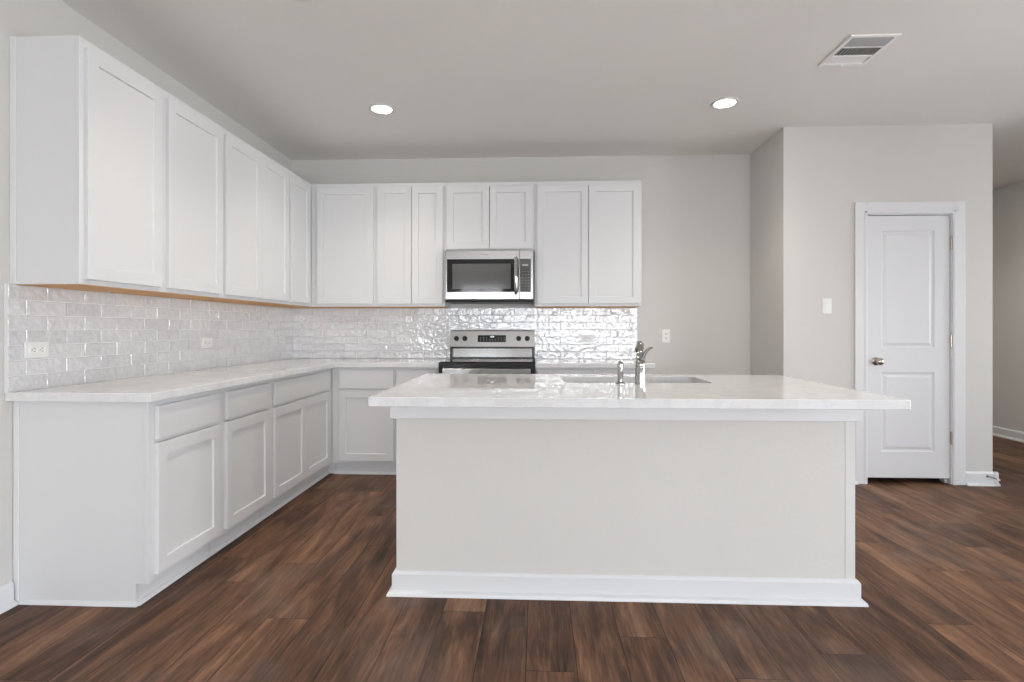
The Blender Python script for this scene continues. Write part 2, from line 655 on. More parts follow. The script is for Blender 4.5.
# ---------------------------------------------------------------- baseboards (profile: board with eased top, quarter-round shoe)
def board_prof(d, h=0.102, t=0.015, shoe=0.018):
    # d = (direction sign) outward; returns (offset, z)
    pts = [(0, 0), (t + shoe, 0), (t + shoe, .004), (t + shoe * .8, .014), (t + shoe * .3, .019), (t, .021), (t, h - .012), (t * .6, h - .004), (t * .35, h), (0, h)]
    return [(d * a, b_) for a, b_ in pts]


def run_x(bm, x0, x1, y, d, **k):
    prism(bm, [(y + a, b_) for a, b_ in board_prof(d, **k)], 'x', x0, x1)


def run_y(bm, y0, y1, x, d, **k):
    prism(bm, [(x + a, b_) for a, b_ in board_prof(d, **k)], 'y', y0, y1)


bm = B(); run_y(bm, YR, 2.243, XL, 1)
struct('baseboard_left', bm, M['trim'], 'white baseboard on the left wall, ending at the base cabinets')
bm = B(); run_x(bm, 0.93, XP1, YB, -1)
struct('baseboard_back', bm, M['trim'], 'white baseboard on the back wall right of the cabinets')
bm = B(); run_x(bm, XP1 - .033, DX0 - .085, YP, -1); run_x(bm, DX1 + .10, XP2 + .033, YP, -1)
run_y(bm, YP, YB, XP1, -1)
run_y(bm, YP - 0.033, YF, XP2, 1)
struct('baseboard_pantry', bm, M['trim'], 'white baseboard around the pantry wall')
bm = B(); run_y(bm, YR, -2.9, XR, -1); run_y(bm, -1.1, .3, XR, -1); run_y(bm, 1.9, YF, XR, -1)
struct('baseboard_right', bm, M['trim'], 'white baseboard on the far right wall')
bm = B(); run_x(bm, XL, XR, YR, 1)
struct('baseboard_rear', bm, M['trim'], 'white baseboard on the rear wall')

# ---------------------------------------------------------------- pantry door
root = bpy.data.objects.new('door_1', None)
COL.objects.link(root)
root['kind'] = 'structure'
root['category'] = 'door'
root['label'] = 'white two-panel pantry door with satin nickel knob and hinges'
dl = ((DX0 + DX1) / 2, YP, 0)
root.location = dl
bm = B()
LX0, LX1, LZ0, LZ1 = DX0 + .003, DX1 - .004, 0.045, DZ1 - .005
prof = [(0.006, 0.007), (0.014, 0.0085), (0.020, 0.0085), (0.036, 0.0025), (0.038, 0.002)]
panelled(bm, LX0, LX1, LZ0, LZ1, YP + .006, .035, [(2.638, 3.034, 1.040, 1.936), (2.638, 3.034, .245, .852)], prof)
obj('door_leaf', shift(bm, dl), M['trim'], root)
# casing: profiled boards
CW = 0.092
bm = B()
def casing_box(x0, x1, z0, z1):
    box(bm, x0, x1, YP - .017, YP, z0, z1, .004)
casing_box(DX0 - .006 - CW, DX0 - .006, 0, DZ1 + .006 + CW)
casing_box(DX1 + .006, DX1 + .006 + CW, 0, DZ1 + .006 + CW)
casing_box(DX0 - .006, DX1 + .006, DZ1 + .006, DZ1 + .006 + CW)
# inner bead
box(bm, DX0 - .030, DX0 - .012, YP - .020, YP - .015, 0, DZ1 + .03, .002)
box(bm, DX1 + .012, DX1 + .030, YP - .020, YP - .015, 0, DZ1 + .03, .002)
box(bm, DX0 - .03, DX1 + .03, YP - .020, YP - .015, DZ1 + .012, DZ1 + .030, .002)
obj('door_casing', shift(bm, dl), M['trim'], root)
bm = B()
box(bm, DX0 - .018, DX0, YP, YP + T, 0, DZ1 + .018)
box(bm, DX1, DX1 + .018, YP, YP + T, 0, DZ1 + .018)
box(bm, DX0, DX1, YP, YP + T, DZ1, DZ1 + .018)
box(bm, DX0, DX0 + .011, YP + .045, YP + .08, 0, DZ1)
box(bm, DX1 - .011, DX1, YP + .045, YP + .08, 0, DZ1)
box(bm, DX0, DX1, YP + .045, YP + .08, DZ1 - .011, DZ1)
obj('door_jamb', shift(bm, dl), M['trim'], root)
bm = B()
lathe(bm, [(.030, 0), (.031, .004), (.026, .009), (.012, .013), (.010, .026), (.013, .034), (.024, .042), (.028, .052), (.027, .062), (.020, .070), (.006, .073)], (2.597, YP + .006, .937), 'y', 28, -1)
obj('door_knob', shift(bm, dl), M['nickel'], root, True, 'satin nickel knob')
for z in (1.84, 1.093, .354):
    bm = B()
    lathe(bm, [(.0065, 0), (.0065, .089)], (DX1 + .001, YP - .003, z - .0445), 'z', 14)
    lathe(bm, [(.004, -.006), (.0075, -.003), (.0075, 0)], (DX1 + .001, YP - .003, z - .0445), 'z', 14)
    lathe(bm, [(.0075, 0), (.0075, .003), (.004, .006)], (DX1 + .001, YP - .003, z + .0445), 'z', 14)
    box(bm, DX1 - .006, DX1 + .012, YP - .001, YP + .003, z - .0445, z + .0445)
    obj('hinge', shift(bm, dl), M['nickel'], root, True)

# spring door stop on the pantry baseboard
loc = (3.405, YP - .015, .072)
t = thing('door_stop', 'small spring door stop screwed to the white baseboard right of the pantry door', 'door stop', loc)
bm = B(); lathe(bm, [(.011, 0), (.011, .003), (.006, .006)], (0, 0, 0), 'y', 18, -1)
obj('mounting_base', bm, M['steel'], t, True)
bm = B()
pts = []
for i in range(120):
    a = i / 119 * 2 * PI * 13
    s = i / 119
    pts.append(Vector((0.004 * math.cos(a), 0, 0.004 * math.sin(a))) + Vector((0.022 * s, -.005 - 0.062 * s, -.008 * s * s)))
tube(bm, pts[::2], .0012, 6)
obj('spring', bm, M['steel'], t, True)
bm = B(); tube(bm, [(.022, -.066, -.008), (.025, -.074, -.009), (.027, -.080, -.0095)], [.006, .0065, .0055], 14)
obj('rubber_tip', bm, M['rubber'], t, True, 'white rubber tip')

# ---------------------------------------------------------------- cabinets
# local frame: origin at the cabinet's back centre, front towards -y, width along x
SHK = [(0.0025, 0.0095), (0.003, 0.0095)]


def shaker(name, x0, x1, z0, z1, yf, parent, stile=0.057):
    bm = B()
    panelled(bm, x0, x1, z0, z1, yf, .019, [(x0 + stile, x1 - stile, z0 + stile, z1 - stile)], SHK)
    return obj(name, bm, M['cab'], parent)


def slab_front(x0, x1, z0, z1, yf, parent):
    bm = B(); box(bm, x0, x1, yf, yf + .019, z0, z1, .0025)
    return obj('drawer_front', bm, M['cab'], parent)


def upper(label, loc, rotz, w, z0, z1, doors, depth=.305, name='wall_cabinet', group=None):
    loc = (loc[0], loc[1], z0)
    r = thing(name, label, 'cabinet', loc, rotz, group)
    h = z1 - z0
    bm = B()
    hw = w / 2 - .0004
    # carcass: sides, back, top, recessed bottom
    box(bm, -hw, -hw + .016, -depth + .019, -.002, 0, h)
    box(bm, hw - .016, hw, -depth + .019, -.002, 0, h)
    box(bm, -hw + .016, hw - .016, -.008, -.002, .02, h)
    box(bm, -hw + .016, hw - .016, -depth + .019, -.008, h - .016, h)
    obj('cabinet_body', bm, M['cab'], r)
    bm = B(); box(bm, -hw + .016, hw - .016, -depth + .002, -.008, -.002, .0); box(bm, -hw + .016, hw - .016, -depth + .019, -.008, 0, .02)
    obj('bottom_panel', bm, M['maple'], r, label='unpainted maple underside')
    bm = B()
    fr = .038
    fa, fb = max(fr, min(d[0] for d in doors) + hw + .01), max(fr, hw - max(d[1] for d in doors) + .01)
    box(bm, -hw, -hw + fa, -depth, -depth + .019, 0, h, .0008, 1)
    box(bm, hw - fb, hw, -depth, -depth + .019, 0, h, .0008, 1)
    box(bm, -hw + fa, hw - fb, -depth, -depth + .019, 0, fr, .0008, 1)
    box(bm, -hw + fa, hw - fb, -depth, -depth + .019, h - fr, h, .0008, 1)
    obj('face_frame', bm, M['cab'], r)
    for a, b_ in doors:
        shaker('door', a, b_, .022 if z0 < 1.6 else .014, h - .036, -depth - .0195, r)
    return r


UZ0, UZ1 = 1.377, 2.438
UD = .305
L90 = PI / 2
def lup(label, y0, y1, doors):
    c = (y0 + y1) / 2
    return upper(label, (XL, c), L90, y1 - y0, UZ0, UZ1, [(a - c, b_ - c) for a, b_ in doors])
def bup(label, x0, x1, doors, z0=UZ0):
    c = (x0 + x1) / 2
    return upper(label, (c, YB), 0, x1 - x0, z0, UZ1, [(a - c, b_ - c) for a, b_ in doors])


c1 = lup('white one-door wall cabinet nearest the camera on the left wall, its side panel showing', 2.243, 2.763, [(2.269, 2.733)])
lup('white one-door wall cabinet, second from the camera on the left wall', 2.763, 3.293, [(2.786, 3.279)])
lup('white two-door wall cabinet on the left wall', 3.293, 4.190, [(3.319, 3.757), (3.761, 4.170)])
lup('white wall cabinet in the corner on the left wall with a narrow door', 4.190, YB - .002, [(4.225, 4.575)])
XC = XL + UD
bup('white one-door wall cabinet on the back wall touching the corner', XC + .002, -1.385, [(-1.895, -1.403)])
bup('white two-door wall cabinet on the back wall left of the microwave', -1.385, -.785, [(-1.366, -1.073), (-1.069, -.800)])
bup('short white two-door cabinet right above the microwave', -.785, -.018, [(-.768, -.402), (-.398, -.037)], z0=1.85)
bup('white two-door wall cabinet on the back wall right of the microwave', -.018, .884, [(.004, .4345), (.4385, .868)])

# scribe moulding between the wall and the end of the near cabinet
cc = (2.243 + 2.763) / 2
bm = B(); box(bm, -(cc - 2.243) - .006, -(cc - 2.243) + .0, -.028, -.001, 0, UZ1 - UZ0, .001, 1)
obj('scribe_moulding', bm, M['trim'], c1)

BZ = .876
BD = .60


def base_cab(label, loc, rotz, w, fronts, drawers, end=None, name='base_cabinet'):
    r = thing(name, label, 'cabinet', (loc[0], loc[1], 0), rotz)
    hw = w / 2 - .0004
    bm = B()
    kick, kd = .095, .055
    side = [(-.002, 0), (-BD + kd, 0), (-BD + kd, kick), (-BD + .019, kick), (-BD + .019, BZ), (-.002, BZ)]
    prism(bm, side, 'x', -hw, -hw + .016)
    prism(bm, side, 'x', hw - .016, hw)
    box(bm, -hw + .016, hw - .016, -BD + .019, -.01, kick, kick + .016)
    box(bm, -hw + .016, hw - .016, -.01, -.002, kick, BZ)
    box(bm, -hw + .016, hw - .016, -BD + .019, -BD + .09, BZ - .016, BZ)
    box(bm, -hw + .016, hw - .016, -.08, -.01, BZ - .016, BZ)
    obj('cabinet_body', bm, M['cab'], r)
    bm = B()
    fr = .038
    if fronts:
        fa, fb = max(fr, min(d[0] for d in fronts) + hw + .01), max(fr, hw - max(d[1] for d in fronts) + .01)
    else:
        fa = fb = hw - .001
    box(bm, -hw, -hw + fa, -BD, -BD + .019, kick, BZ, .0008, 1)
    box(bm, hw - fb, hw, -BD, -BD + .019, kick, BZ, .0008, 1)
    box(bm, -hw + fa, hw - fb, -BD, -BD + .019, kick, kick + .04, .0008, 1)
    box(bm, -hw + fa, hw - fb, -BD, -BD + .019, BZ - .03, BZ, .0008, 1)
    box(bm, -hw + fa, hw - fb, -BD, -BD + .019, .683, .713, .0008, 1)
    obj('face_frame', bm, M['cab'], r)
    bm = B()
    box(bm, -hw + .016, hw - .016, -BD + kd, -BD + kd + .012, 0, kick)
    prism(bm, [(-BD + kd, 0), (-BD + kd - .016, 0), (-BD + kd - .015, .006), (-BD + kd - .010, .014), (-BD + kd, .018)], 'x', -hw, hw)
    obj('toe_kick', bm, M['trim'], r)
    for a, b_ in drawers:
        slab_front(a, b_, .705, .852, -BD - .0195, r)
    for a, b_ in fronts:
        shaker('door', a, b_, .122, .690, -BD - .0195, r)
    if end:
        bm = B()
        s = end
        box(bm, s * hw, s * (hw + .006), -.026, -.003, 0, BZ, .001, 1)
        obj('scribe_moulding', bm, M['trim'], r)
        bm = B()
        box(bm, s * hw, s * (hw + .004), -BD, -BD + .019, kick, BZ, .001, 1)
        obj('corner_trim', bm, M['cab'], r)
        bm = B()
        prism(bm, [(s * hw, 0), (s * (hw + .012), 0), (s * (hw + .011), .006), (s * (hw + .006), .014), (s * hw, .018)], 'y', -BD + kd - .010, -.003)
        obj('shoe_moulding', bm, M['trim'], r)
    return r


def lbase(label, y0, y1, doors, drawers, end=None):
    c = (y0 + y1) / 2
    return base_cab(label, (XL, c), L90, y1 - y0, [(a - c, b_ - c) for a, b_ in doors], [(a - c, b_ - c) for a, b_ in drawers], end)
def bbase(label, x0, x1, doors, drawers, end=None):
    c = (x0 + x1) / 2
    return base_cab(label, (c, YB), 0, x1 - x0, [(a - c, b_ - c) for a, b_ in doors], [(a - c, b_ - c) for a, b_ in drawers], end)


lbase('white base cabinet nearest the camera with one drawer over one door', 2.257, 2.779, [(2.292, 2.757)], [(2.292, 2.757)], end=-1)
lbase('white base cabinet on the left wall, second from the camera, one drawer over one door', 2.779, 3.303, [(2.818, 3.283)], [(2.818, 3.283)])
lbase('white base cabinet on the left wall with one wide drawer over two doors', 3.303, 4.285, [(3.352, 3.800), (3.804, 4.258)], [(3.352, 4.258)])
# blind corner unit
r = lbase('plain white corner base unit without a door where the two counter runs meet', 4.285, YB - .002, [], [])
XB0 = XL + BD
bm = B()
cq = (4.285 + YB - .002) / 2
box(bm, YB - .545 - cq, YB - .533 - cq, -.602, -.5445, 0, .095)
obj('corner_toe_kick', bm, M['trim'], r)
bbase('white base cabinet on the back wall beside the corner, drawer over door', XB0 + .002, -1.135, [(-1.592, -1.147)], [(-1.592, -1.147)])
bbase('narrow white base cabinet on the back wall just left of the range', -1.135, -.782, [(-1.122, -.796)], [(-1.122, -.796)])
bbase('white base cabinet right of the range, behind the island', -.010, .905, [(.006, .445), (.449, .890)], [(.006, .445), (.449, .890)], end=1)

# ---------------------------------------------------------------- countertops
CT0, CT1 = BZ, .914
def slab_outline(name, pts, label, hole=None, bev=.003):
    bm = B()
    if hole is None:
        prism(bm, pts, 'z', CT0, CT1)
    else:
        (x0, y0), (x1, y1) = pts
        hx0, hx1, hy0, hy1, rr = hole
        inner = []
        for cxx, cyy, a0 in ((hx1 - rr, hy1 - rr, 0), (hx0 + rr, hy1 - rr, 90), (hx0 + rr, hy0 + rr, 180), (hx1 - rr, hy0 + rr, 270)):
            for i in range(7):
                a = math.radians(a0 + 15 * i)
                inner.append((cxx + rr * math.cos(a), cyy + rr * math.sin(a)))
        outer_c = [(x1, y1), (x0, y1), (x0, y0), (x1, y0)]
        for z in (CT0, CT1):
            vi = [bm.verts.new((p[0], p[1], z)) for p in inner]
            vo = [bm.verts.new((p[0], p[1], z)) for p in outer_c]
            n = len(vi)
            for kq in range(4):
                seg = vi[kq * 7:kq * 7 + 7]
                for i in range(6):
                    bm.faces.new((vo[kq], seg[i], seg[i + 1]))
                nx = vi[((kq + 1) * 7) % n]
                bm.faces.new((vo[kq], seg[6], nx, vo[(kq + 1) % 4]))
            if z == CT0:
                lo = (vi, vo)
        for a, b_ in ((lo[0], vi), (lo[1], vo)):
            for i in range(len(a)):
                j = (i + 1) % len(a)
                bm.faces.new((a[i], a[j], b_[j], b_[i]))
    bmesh.ops.recalc_face_normals(bm, faces=bm.faces)
    es = [e_ for e_ in bm.edges if len(e_.link_faces) == 2 and e_.calc_face_angle(0) > 1.0 and (hole is None or all(abs(v.co.x - pts[0][0]) < 1e-5 or abs(v.co.x - pts[1][0]) < 1e-5 or abs(v.co.y - pts[0][1]) < 1e-5 or abs(v.co.y - pts[1][1]) < 1e-5 for v in e_.verts))]
    bmesh.ops.bevel(bm, geom=es, offset=bev, segments=2, affect='EDGES', profile=0.5)
    o = obj(name, bm, M['quartz'])
    return tag(o, label, 'countertop')


OV = .635
slab_outline('perimeter_countertop', [(XL + .001, 2.216), (XL + OV + .004, 2.216), (XL + OV + .004, YB - OV), (-.779, YB - OV), (-.779, YB - .001), (XL + .001, YB - .001)],
             'L-shaped white quartz countertop on the left and back base cabinets')
slab_outline('side_countertop', [(-.011, YB - OV), (.926, YB - OV), (.926, YB - .001), (-.011, YB - .001)],
             'short white quartz countertop right of the range under the right wall cabinet')

# ---------------------------------------------------------------- tile backsplash
def splash(name, label, a0, a1, rot, loc, z0, z1, dark, holes=()):
    """tiles in the local xz plane facing -y; local x from a0 to a1"""
    r = thing(name, label, 'backsplash', loc, rot)
    bm = B(); box(bm, a0, a1, -.0045, -.0005, z0, z1)
    obj('grout_bed', bm, M['grout'], r)
    bm = B()
    lay = bm.loops.layers.float_color.new('tint')
    TW, TH, G = .2050, .0635, .0025
    row = 0
    z = z0 + .002
    while z < z1 - .004:
        zt = min(z + TH, z1)
        x = a0 - (0 if row % 2 == 0 else (TW + G) / 2) + .0012
        x -= .02
        while x < a1 - .003:
            xa, xb = max(x, a0 + .0005), min(x + TW, a1 - .0005)
            if xb - xa > .006:
                g = random.uniform(-1, 1)
                c = (dark + .035 * g, dark + .034 * g + .002, dark + .033 * g + .012, 1)
                tx, tz = random.gauss(0, .014), random.gauss(0, .014)
                f0 = -.0088
                e_ = .0022
                cx_, cz_ = (xa + xb) / 2, (z + zt) / 2
                y_ = lambda px, pz: f0 + max(-.0012, min(.0012, tx * (px - cx_) + tz * (pz - cz_)))
                O = [(xa, z), (xb, z), (xb, zt), (xa, zt)]
                I = [(xa + e_, z + e_), (xb - e_, z + e_), (xb - e_, zt - e_), (xa + e_, zt - e_)]
                vb = [bm.verts.new((p[0], -.004, p[1])) for p in O]
                vm = [bm.verts.new((p[0], y_(*p) + .0016, p[1])) for p in O]
                vf = [bm.verts.new((p[0], y_(*p), p[1])) for p in I]
                fs = [bm.faces.new(vf)]
                for i in range(4):
                    j = (i + 1) % 4
                    fs.append(bm.faces.new((vb[i], vb[j], vm[j], vm[i])))
                    fs.append(bm.faces.new((vm[i], vm[j], vf[j], vf[i])))
                for f in fs:
                    for l in f.loops:
                        l[lay] = c
            x += TW + G
        z += TH + G
        row += 1
    obj('tiles', bm, M['tile'], r)
    return r


s1 = splash('tile_backsplash', 'glazed grey-white subway tile backsplash on the left wall', 2.222, YB - .010, L90, (XL, 0, 0), CT1, UZ0, .69)
bm = B(); box(bm, 2.212, 2.222, -.011, -.0005, CT1, UZ0, .001, 1)
obj('edge_trim', bm, M['trim'], s1, label='white metal edge strip')
s2 = splash('tile_backsplash', 'glossy wavy subway tile backsplash on the back wall behind the range', XL + .0005, .902, 0, (0, YB, 0), CT1, UZ0, .67)
bm = B(); box(bm, .902, .9105, -.011, -.0005, CT1, UZ0, .001, 1)
obj('edge_trim', bm, M['trim'], s2, label='white metal edge strip')

# ---------------------------------------------------------------- outlets and switch
def outlet(label, loc, rotz, horiz, plate_w=.070, plate_h=.117, rocker=False, name='power_outlet', cat='outlet'):
    r = thing(name, label, cat, loc, rotz)
    W, Hh = (plate_h, plate_w) if horiz else (plate_w, plate_h)
    bm = B(); box(bm, -W / 2, W / 2, -.006, 0, -Hh / 2, Hh / 2, .002)
    obj('cover_plate', bm, M['plate'], r)
    if rocker:
        bm = B(); prism(bm, [(-.006, -.033), (-.0085, -.033), (-.0115, .033), (-.006, .033)], 'x', -.0165, .0165)
        obj('rocker', bm, M['plate'], r)
    else:
        for s in (-1, 1):
            bm = B()
            c = s * .0195
            if horiz: box(bm, c - .0165, c + .0165, -.009, -.006, -.016, .016, .004)
            else: box(bm, -.016, .016, -.009, -.006, c - .0165, c + .0165, .004)
            f = obj('receptacle', bm, M['plate'], r)
            bm = B()
            for d in (-.0065, .0065):
                if horiz: box(bm, c - .002, c + .008, -.0094, -.009, d - .0012, d + .0012)
                else: box(bm, d - .0012, d + .0012, -.0094, -.009, c - .002, c + .008)
            if horiz: box(bm, c - .0105, c - .006, -.0094, -.009, -.0022, .0022)
            else: box(bm, -.0022, .0022, -.0094, -.009, c - .0105, c - .006)
            obj('slots', bm, M['slot'], f)
    return r


TF = .0095
outlet('white outlet set sideways in the left tile backsplash nearest the camera', (XL + TF, 2.352, 1.091), L90, True)
outlet('white sideways outlet halfway along the left tile backsplash', (XL + TF, 3.62, 1.090), L90, True)
outlet('white sideways outlet in the left tile backsplash close to the corner', (XL + TF, 4.70, 1.090), L90, True)
outlet('white sideways outlet in the back tile backsplash left of the range', (-1.223, YB - TF, 1.093), 0, True)
outlet('white sideways outlet in the back tile backsplash right of the range', (.454, YB - TF, 1.098), 0, True)
outlet('white upright outlet on the bare wall right of the backsplash', (1.159, YB, 1.122), 0, False)
outlet('white rocker light switch on the pantry wall left of the door', (2.227, YP, 1.360), 0, False, rocker=True, name='light_switch', cat='light switch')

# ---------------------------------------------------------------- range
RX0, RX1 = -.773, -.017
loc = ((RX0 + RX1) / 2, YB - .02, 0)
R_ = thing('kitchen_range', 'stainless electric range with black glass cooktop and four black knobs, under the microwave', 'range', loc)
hw = (RX1 - RX0) / 2
def rp_(name, m, smooth=False, label=None, parent=None):
    return obj(name, bm, m, parent or R_, smooth, label)
bm = B(); box(bm, -hw, hw, -.60, 0, .03, .885, .002)
rp_('oven_body', M['black'])
bm = B()
prism(bm, [(-.645, .880), (-.645, .914), (-.635, .921), (-.02, .921), (-.02, .880)], 'x', -hw, hw)
rp_('cooktop_frame', M['black'])
bm = B(); box(bm, -hw + .012, hw - .012, -.628, -.10, .9212, .925, .001)
ct = rp_('cooktop_glass', M['blackglass'], label='black ceramic glass')
for x, y, rr in ((-.19, -.47, .105), (.19, -.47, .09), (-.19, -.22, .08), (.19, -.22, .09)):
    bm = B()
    n = 40
    for q in (rr, rr * .6):
        a = [bm.verts.new((x + q * math.cos(2 * PI * i / n), y + q * math.sin(2 * PI * i / n), .9253)) for i in range(n)]
        b_ = [bm.verts.new((x + (q - .003) * math.cos(2 * PI * i / n), y + (q - .003) * math.sin(2 * PI * i / n), .9253)) for i in range(n)]
        for i in range(n):
            bm.faces.new((a[i], a[(i + 1) % n], b_[(i + 1) % n], b_[i]))
    obj('burner_ring', bm, M['steel_dark'], ct)
# black end caps at the front corners
for s in (-1, 1):
    bm = B(); box(bm, s * hw, s * (hw - .030), -.655, -.60, .835, .9, .004)
    rp_('end_cap', M['blackplastic'])
# oven door: steel frame, black glass
bm = B(); box(bm, -hw + .004, hw - .004, -.648, -.602, .22, .872, .004)
dr = rp_('oven_door', M['steel'])
bm = B(); box(bm, -hw + .07, hw - .07, -.651, -.648, .30, .74, .002)
obj('door_window', bm, M['blackglass'], dr)
bm = B()
tube(bm, [(-hw + .05, -.695, .815), (0, -.695, .815), (hw - .05, -.695, .815)], .012, 14)
box(bm, -hw + .055, -hw + .08, -.695, -.648, .805, .825, .003)
box(bm, hw - .08, hw - .055, -.695, -.648, .805, .825, .003)
obj('handle', bm, M['steel'], dr, True)
bm = B(); box(bm, -hw + .004, hw - .004, -.645, -.602, .055, .212, .004)
rp_('storage_drawer', M['steel'])
for sx in (-1, 1):
    for y in (-.56, -.06):
        bm = B(); lathe(bm, [(.018, 0), (.018, .006), (.012, .012), (.012, .032)], (sx * (hw - .05), y, 0), 'z', 16)
        rp_('foot', M['blackplastic'], True)
# backguard: recessed lower steel panel with black frame, overhanging control console
bm = B()
box(bm, -hw, hw, -.045, 0, .885, 1.17, .002)
box(bm, -hw, -hw + .022, -.090, -.045, .921, 1.03, .003)
box(bm, hw - .022, hw, -.090, -.045, .921, 1.03, .003)
box(bm, -hw + .02, hw - .02, -.07, -.045, .921, .935, .002)
box(bm, -hw + .02, hw - .02, -.072, -.045, 1.012, 1.03, .002)
rp_('backguard_body', M['black'])
bm = B(); prism(bm, [(-.060, .935), (-.052, 1.012), (-.045, 1.012), (-.045, .935)], 'x', -hw + .022, hw - .022)
rp_('backguard_lower_panel', M['polished'])
bm = B()
prism(bm, [(-.104, 1.028), (-.086, 1.165), (-.078, 1.172), (-.04, 1.172), (-.04, 1.024), (-.10, 1.024)], 'x', -hw + .001, hw - .001)
bmesh.ops.recalc_face_normals(bm, faces=bm.faces)
con = rp_('control_console', M['steel'])
def cony(z):
    return -.104 + (z - 1.028) / (1.165 - 1.028) * .018
def console_plate(x0, x1, z0, z1, t, m, name, parent):
    bm = B()
    prism(bm, [(cony(z0) - t, z0), (cony(z1) - t, z1), (cony(z1) + .001, z1), (cony(z0) + .001, z0)], 'x', x0, x1)
    return obj(name, bm, m, parent)
dsp = console_plate(-.128, .123, 1.068, 1.130, .0015, M['blackglass'], 'display', con)
# clock digits, tiny light bars and key marks
bm = B()
def seg_rect(x0, x1, z0, z1, t=.0018):
    prism(bm, [(cony(z0) - t, z0), (cony(z1) - t, z1), (cony(z1) - .0012, z1), (cony(z0) - .0012, z0)], 'x', x0, x1)
for i in range(4):
    x = -.016 + i * .0085 + (.002 if i > 1 else 0)
    seg_rect(x, x + .001, 1.111, 1.121); seg_rect(x + .0045, x + .0055, 1.111, 1.121)
    seg_rect(x, x + .0055, 1.120, 1.121); seg_rect(x, x + .0055, 1.111, 1.112)
obj('clock_digits', bm, M['digit'], dsp, label='lit white clock digits')
bm = B()
for i in range(9):
    for j in range(3):
        x = -.105 + i * .026
        z = 1.078 + j * .014
        if j == 2 and 3 <= i <= 5:
            continue
        seg_rect(x, x + .009, z, z + .0022)
obj('key_marks', bm, M['mark'], dsp)
for x in (-.318, -.243, .236, .312):
    bm = B()
    z = 1.100
    y = cony(z)
    lathe(bm, [(.0225, 0), (.0225, .004), (.019, .006), (.018, .022), (.016, .025), (.004, .0255)], (x, y, z), 'y', 26, -1)
    box(bm, x - .004, x + .004, y - .030, y - .02, z - .017, z + .017, .0015)
    kn = rp_('knob', M['blackplastic'], True, parent=R_)

# ---------------------------------------------------------------- microwave
MX0, MX1 = -.768, -.026
MZ0, MZ1 = 1.412, 1.843
loc = ((MX0 + MX1) / 2, YB - .012, MZ0)
W_ = thing('microwave_oven', 'stainless over-the-range microwave with black glass door window and vertical handle', 'microwave', loc)
hw = (MX1 - MX0) / 2
H_ = MZ1 - MZ0
bm = B(); box(bm, -hw, hw, -.355, 0, .018, H_, .002); 
obj('microwave_body', bm, M['steel_dark'], W_)
bm = B(); box(bm, -hw + .004, hw - .004, -.362, -.01, 0, .018, .004)
box(bm, -hw + .02, hw - .02, -.380, -.34, .004, .020, .002)
obj('vent_base', bm, M['blackplastic'], W_, label='black underside with light and vents')
bm = B()
xs_ = .255 * 1.0
# door with bevelled steel frame around the glass
panelled(bm, -hw, hw - .118, .020, H_, -.385, .029, [(-hw + .014, hw - .122, .082, H_ - .073)], [(.001, .002)], e=.004)
md = obj('microwave_door', bm, M['steel'], W_)
bm = B(); box(bm, -hw + .016, hw - .124, -.3845, -.380, .083, H_ - .074, .001, 1)
gl = obj('door_glass', bm, M['blackglass'], md)
bm = B(); box(bm, -hw + .062, hw - .190, -.3852, -.384, .108, H_ - .112, .0003, 1)
obj('window_screen', bm, M['greyglass'], gl)
# handle
bm = B()
hx = hw - .146
n = 12
pts = [(hx, -.392, .070), (hx, -.412, .085), (hx, -.422, .14), (hx, -.426, H_ / 2), (hx, -.422, H_ - .13), (hx, -.412, H_ - .078), (hx, -.392, H_ - .066)]
tube(bm, pts, [.012, .015, .017, .018, .017, .015, .012], 16)
box(bm, hx - .012, hx + .012, -.40, -.384, .062, .085, .003); box(bm, hx - .012, hx + .012, -.40, -.384, H_ - .085, H_ - .058, .003)
obj('handle', bm, M['chrome'], md, True, 'bright vertical bar handle')
# control side
bm = B()
panelled(bm, hw - .117, hw, .020, H_, -.385, .029, [(hw - .112, hw - .022, .082, H_ - .073)], [(.001, .002)], e=.004)
cs = obj('control_panel', bm, M['steel'], W_)
bm = B(); box(bm, hw - .111, hw - .023, -.3845, -.380, .083, H_ - .074, .001, 1)
kp = obj('keypad', bm, M['greyglass'], cs)
bm = B()
for j in range(7):
    for i in range(3):
        x = hw - .098 + i * .026
        z = .105 + j * .024
        box(bm, x, x + .010, -.3849, -.3845, z, z + .003)
box(bm, hw - .095, hw - .045, -.3849, -.3845, .300, .312)
obj('key_marks', bm, M['mark'], kp)
# small maker's mark on the top band
bm = B()
for i in range(9):
    x = -.068 + i * .0065
    box(bm, x, x + .0038, -.3856, -.385, H_ - .038, H_ - .038 + (.009 if i in (0, 1, 3, 5, 8) else .006))
obj('badge', bm, M['steel_dark'], md)

# ---------------------------------------------------------------- island
IX0, IX1, IY0, IY1 = -.629, 1.377, 2.420, 3.245
loc = ((IX0 + IX1) / 2, IY0, 0)
IS = thing('kitchen_island', 'kitchen island with painted off white front and white baseboard, standing mid floor', 'kitchen island', loc)
def ip(name, m, label=None, parent=None, smooth=False):
    return obj(name, shift(bm, loc), m, parent or IS, smooth, label)
bm = B(); box(bm, IX0 + .013, 1.333, IY0, IY0 + .115, 0, BZ)
ip('front_wall', M['wall'], 'painted off white drywall front')
for a, b_ in ((IX0, IX0 + .013), (1.3345, IX1)):
    bm = B(); box(bm, a, b_, IY0, IY0 + .20, 0, BZ, .001, 1)
    ip('end_post', M['post'])
bm = B()
for a, b_ in ((IX0, IX0 + .013), (IX1 - .013, IX1)):
    prism(bm, [(IY0 + .20, 0), (IY1 - .055, 0), (IY1 - .055, .095), (IY1, .095), (IY1, BZ), (IY0 + .20, BZ)], 'x', a, b_)
box(bm, IX0 + .013, IX1 - .013, IY0 + .115, IY1 - .019, .095, .111)
